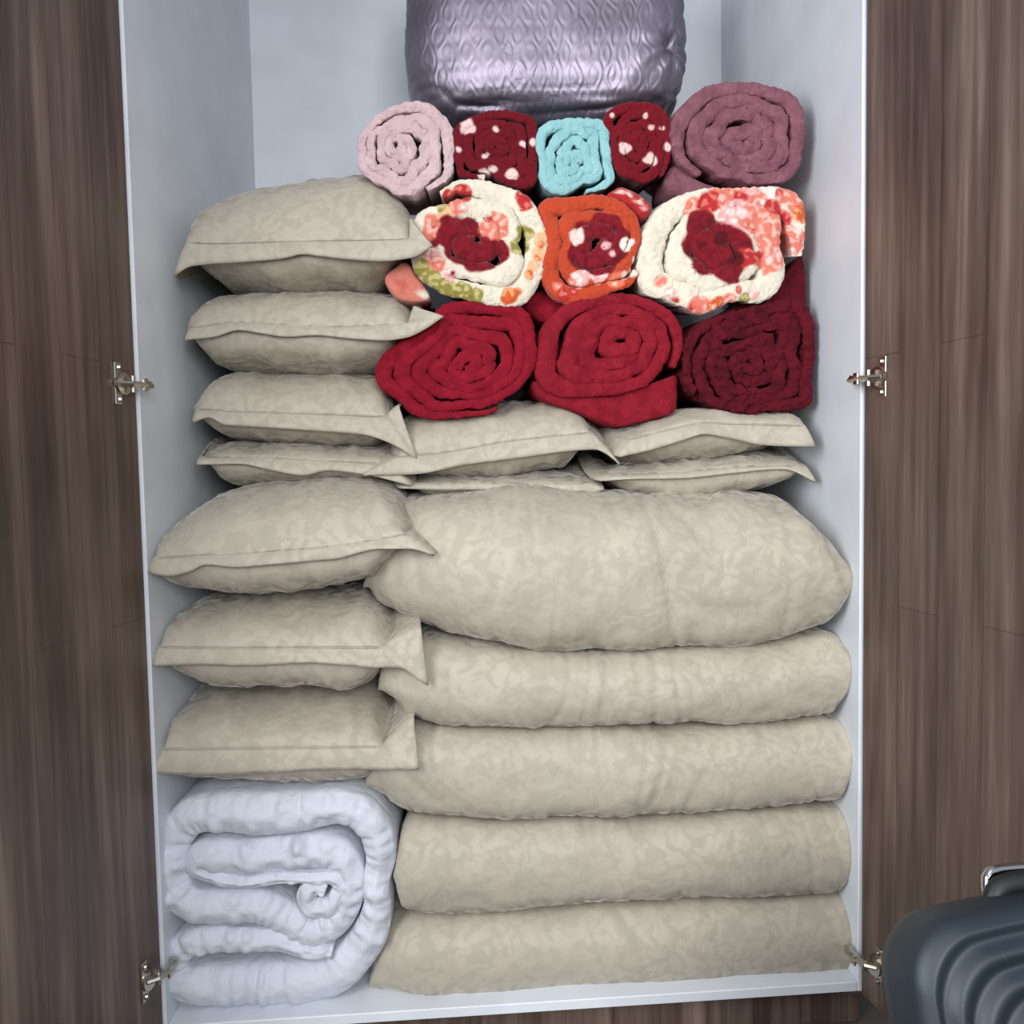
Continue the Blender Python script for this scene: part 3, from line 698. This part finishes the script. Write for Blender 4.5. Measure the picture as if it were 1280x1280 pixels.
f5 = printfn((112, 14, 28), [(x, y, r, (228, 196, 190)) for x, y, r in dots], 4.0, 740, 80, 8)
roll('dark red rolled blanket with small white flowers, between the turquoise and mauve ones', [(753, 150), (770, 136), (797, 130), (820, 134), (832, 147), (836, 172), (837, 197), (829, 226), (807, 236), (785, 231), (768, 221), (763, 200), (761, 170)],
     (798, 182), 4.0, .17, .28, M['wine_print'], 50, end=-1.0, dirn=-1, wob=.4, colf=f5, step=.0017, K=21)
r9 = roll('large mauve rolled blanket at the right end of the top roll row', q4([(385, 310), (440, 235), (520, 150), (640, 110), (800, 108), (920, 128), (1010, 178), (1043, 280), (1050, 420), (1035, 510), (990, 580), (900, 608), (750, 618), (600, 605), (480, 565), (405, 500), (376, 400)], 740, 80),
     (928, 180), 4.1, .16, .32, M['mauve'], 51, end=-2.5, dirn=1, wob=.4, fuzz=.003, inner=.6)
flap('loose_end', [(832, 222), (842, 206), (856, 212), (875, 226), (900, 236), (870, 243), (838, 242)], .185, .12, M['mauve'], r9, 8)

# --- lilac satin bundle
def bundle():
    Yc = .47; a = P(685, 70, Yc-.15); hw, hd, hh = .305, .15, .175
    n1, n2 = 150, 90; V = []; Fc = []
    sg = lambda t, e: math.copysign(abs(t)**e, t)
    L0 = P(503, 70, Yc-.1).x; R0 = P(866, 70, Yc-.1).x; xc = (L0+R0)/2; hw = (R0-L0)/2
    zb = P(650, 158, Yc-.08).z; zt = P(680, -90, Yc-.08).z; zc = (zb+zt)/2; hh = (zt-zb)/2
    pk = P(845, 48, Yc-.14)
    for j in range(n2+1):
        ph = -PI/2+PI*j/n2
        for i in range(n1):
            th = 2*PI*i/n1
            x = sg(math.cos(ph), .34)*sg(math.cos(th), .34); y = sg(math.cos(ph), .55)*sg(math.sin(th), .8); z = sg(math.sin(ph), .62)
            V.append(Vector((xc+hw*x, Yc+hd*y, zc+hh*z*(1-.10*max(0, -z)*abs(x)**3))))
    for j in range(n2):
        for i in range(n1): Fc.append((j*n1+i, j*n1+(i+1) % n1, (j+1)*n1+(i+1) % n1, (j+1)*n1+i))
    def dsp(co, n):
        d = math.hypot(co.x-pk.x, co.z-pk.z); ang = math.atan2(co.z-pk.z, co.x-pk.x)
        puck = (-.030*math.exp(-(d/.022)**2)+.006*math.sin(ang*9)*math.exp(-(d/.07)**2))*(1 if n.y < .3 else 0)
        low = sm((zb+.085-co.z)/.08)
        cr = max(0, 1-abs(N((co.x*.5+co.z*.4, co.y*.3, co.z*1.2), 16, 3))*5)**2
        ed = sm((abs(co.x-xc)/hw-.72)*4)
        return puck-.014*cr*low-.008*cr*ed+.006*FR(co, 8, 6, 3)+low*.008*FR((co.x*.6, co.y, co.z*1.8), 22, 9, 2)
    o = fix(obj('satin_comforter', V, Fc, M['satin'], disp=dsp))
    tag(o, 'shiny lilac satin comforter bundle lying behind the top row of rolled blankets', 'comforter')
bundle()

# --- suitcase
def suitcase():
    Y = -.66; c = P(1166, 1200, Y)
    W, D = .36, .12; H = (c.z-FZ)*1.09; bow = .02
    root = thing('suitcase', (0, 0, 0)); root['_o'] = (0, 0, 0)
    def ring(d, n=16, m=14):
        hx, hz = W/2-d, H/2-d; r = max(.026, .048-d*.2); pts = []
        cor = ((hx-r, hz-r, 0), (-hx+r, hz-r, 90), (-hx+r, -hz+r, 180), (hx-r, -hz+r, 270))
        for q, (cx, cz, a0) in enumerate(cor):
            for k in range(n+1):
                a = math.radians(a0+90*k/n); pts.append((cx+r*math.cos(a), cz+r*math.sin(a)+H/2))
            nx_, nz_, a1 = cor[(q+1) % 4]; e = math.radians(a0+90)
            p0 = pts[-1]; p1 = (nx_+r*math.cos(e), nz_+r*math.sin(e)+H/2)
            for k in range(1, m): pts.append((lerp(p0[0], p1[0], k/m), lerp(p0[1], p1[1], k/m)))
        return [(x, z+(bow*(1-(x/hx)**2) if z > H/2 else 0)*min(1, max(0, z/H*2-1)*1.2)) for x, z in pts]
    rings = [(.12, D), (.06, D-.004), (.022, D-.015), (.004, D-.04), (0, D-.06), (0, .03), (0, .026)]
    y0 = .024
    for k in range(1, 11): a = PI/2*k/10; rings.append((.05*(1-math.cos(a)), y0*(1-math.sin(a))))
    rings = [(d, y) for d, y in rings]; d = .0565
    ribs = []
    p0 = .030
    out = []
    out = rings[:-10]; d = .0
    while d < .16:
        q = min(1, d/.032); yy = y0*(1-math.sqrt(1-(1-q)**2)) if q < 1 else 0.0
        k = .5-.5*math.cos(2*PI*(d-.010)/.0225); out.append((d+.0005, yy+(.0075*k**1.2 if d > .010 else 0)-.006*sm((d-.05)/.12))); d += .0015 if d > .012 else .0006
    V = []; Fc = []; n = 0
    for dd, y in out:
        p = ring(dd); n = len(p); V += [Vector((x, y, z)) for x, z in p]
    for r in range(len(out)-1):
        for i in range(n): Fc.append((r*n+i, r*n+(i+1) % n, (r+1)*n+(i+1) % n, (r+1)*n+i))
    Fc.append(tuple(range(n))); Fc.append(tuple((len(out)-1)*n+i for i in range(n)))
    fix(obj('shell', V, Fc, M['navy'], root))
    ym = D-.06; T_ = H+bow
    mb = MB(); mb.tube(catmull([(-.062, ym, T_-.012), (-.056, ym, T_+.000), (-.042, ym, T_+.006), (0, ym, T_+.008), (.042, ym, T_+.006), (.056, ym, T_+.000), (.062, ym, T_-.012)], .006), .011, 12, .8, up=Vector((0, 1, 0))); mb.obj('handle', M['black'], root)
    mb = MB(); yb = D-.03
    mb.tube(catmull([(-.046, yb, T_-.01), (-.044, yb, T_+.008), (-.03, yb, T_+.014), (.03, yb, T_+.014), (.044, yb, T_+.008), (.046, yb, T_-.01)], .006), .006, 12, up=Vector((0, 1, 0)))
    mb.obj('trolley_handle', M['chrome'], root)
    Rm = Matrix.Rotation(math.radians(2), 3, 'Z') @ Matrix.Rotation(math.radians(-20), 3, 'X')
    corner = Rm @ Vector((-W/2+.02, .01, H-.02))
    root.location = Vector((c.x-corner.x, Y-corner.y, FZ+.012)); root.rotation_euler = Rm.to_euler()
    tag(root, 'dark navy ribbed hard-shell suitcase leaning back in front of the right door', 'suitcase')
suitcase()

# ------------------------------------------------------------------ light
w = bpy.data.worlds.new('room_light'); S.world = w; w.use_nodes = True
bg = w.node_tree.nodes['Background']; bg.inputs[0].default_value = (*lin((214, 224, 236)), 1); bg.inputs[1].default_value = .55
def area(name, loc, target, sx, sy, e, c):
    l = bpy.data.lights.new(name, 'AREA'); l.shape = 'RECTANGLE'; l.size = sx; l.size_y = sy; l.energy = e; l.color = c
    o = bpy.data.objects.new(name, l); COL.objects.link(o); o.location = loc
    o.rotation_euler = (Vector(target)-Vector(loc)).to_track_quat('-Z', 'Y').to_euler(); return o
area('window_light', (-1.35, -1.6, 1.45), (.45, .1, .85), 1.0, 1.4, 50, (.97, .985, 1))
area('front_fill', (.35, -2.7, 1.5), (-.1, .2, .9), 1.0, 1.0, 46, (.98, .99, 1))  # added soft frontal fill, brightens the left inner wall; no known lamp stands here
area('ceiling_light', (.1, -1.6, 2.6), (0, -.2, .7), .9, .9, 6, (1, .96, .9))
for o in bpy.data.objects:
    if '_o' in o: del o['_o']
vs = S.view_settings; vs.view_transform = 'Standard'; vs.look = 'None'; vs.exposure = 0.04; vs.gamma = 1; vs.use_curve_mapping = False
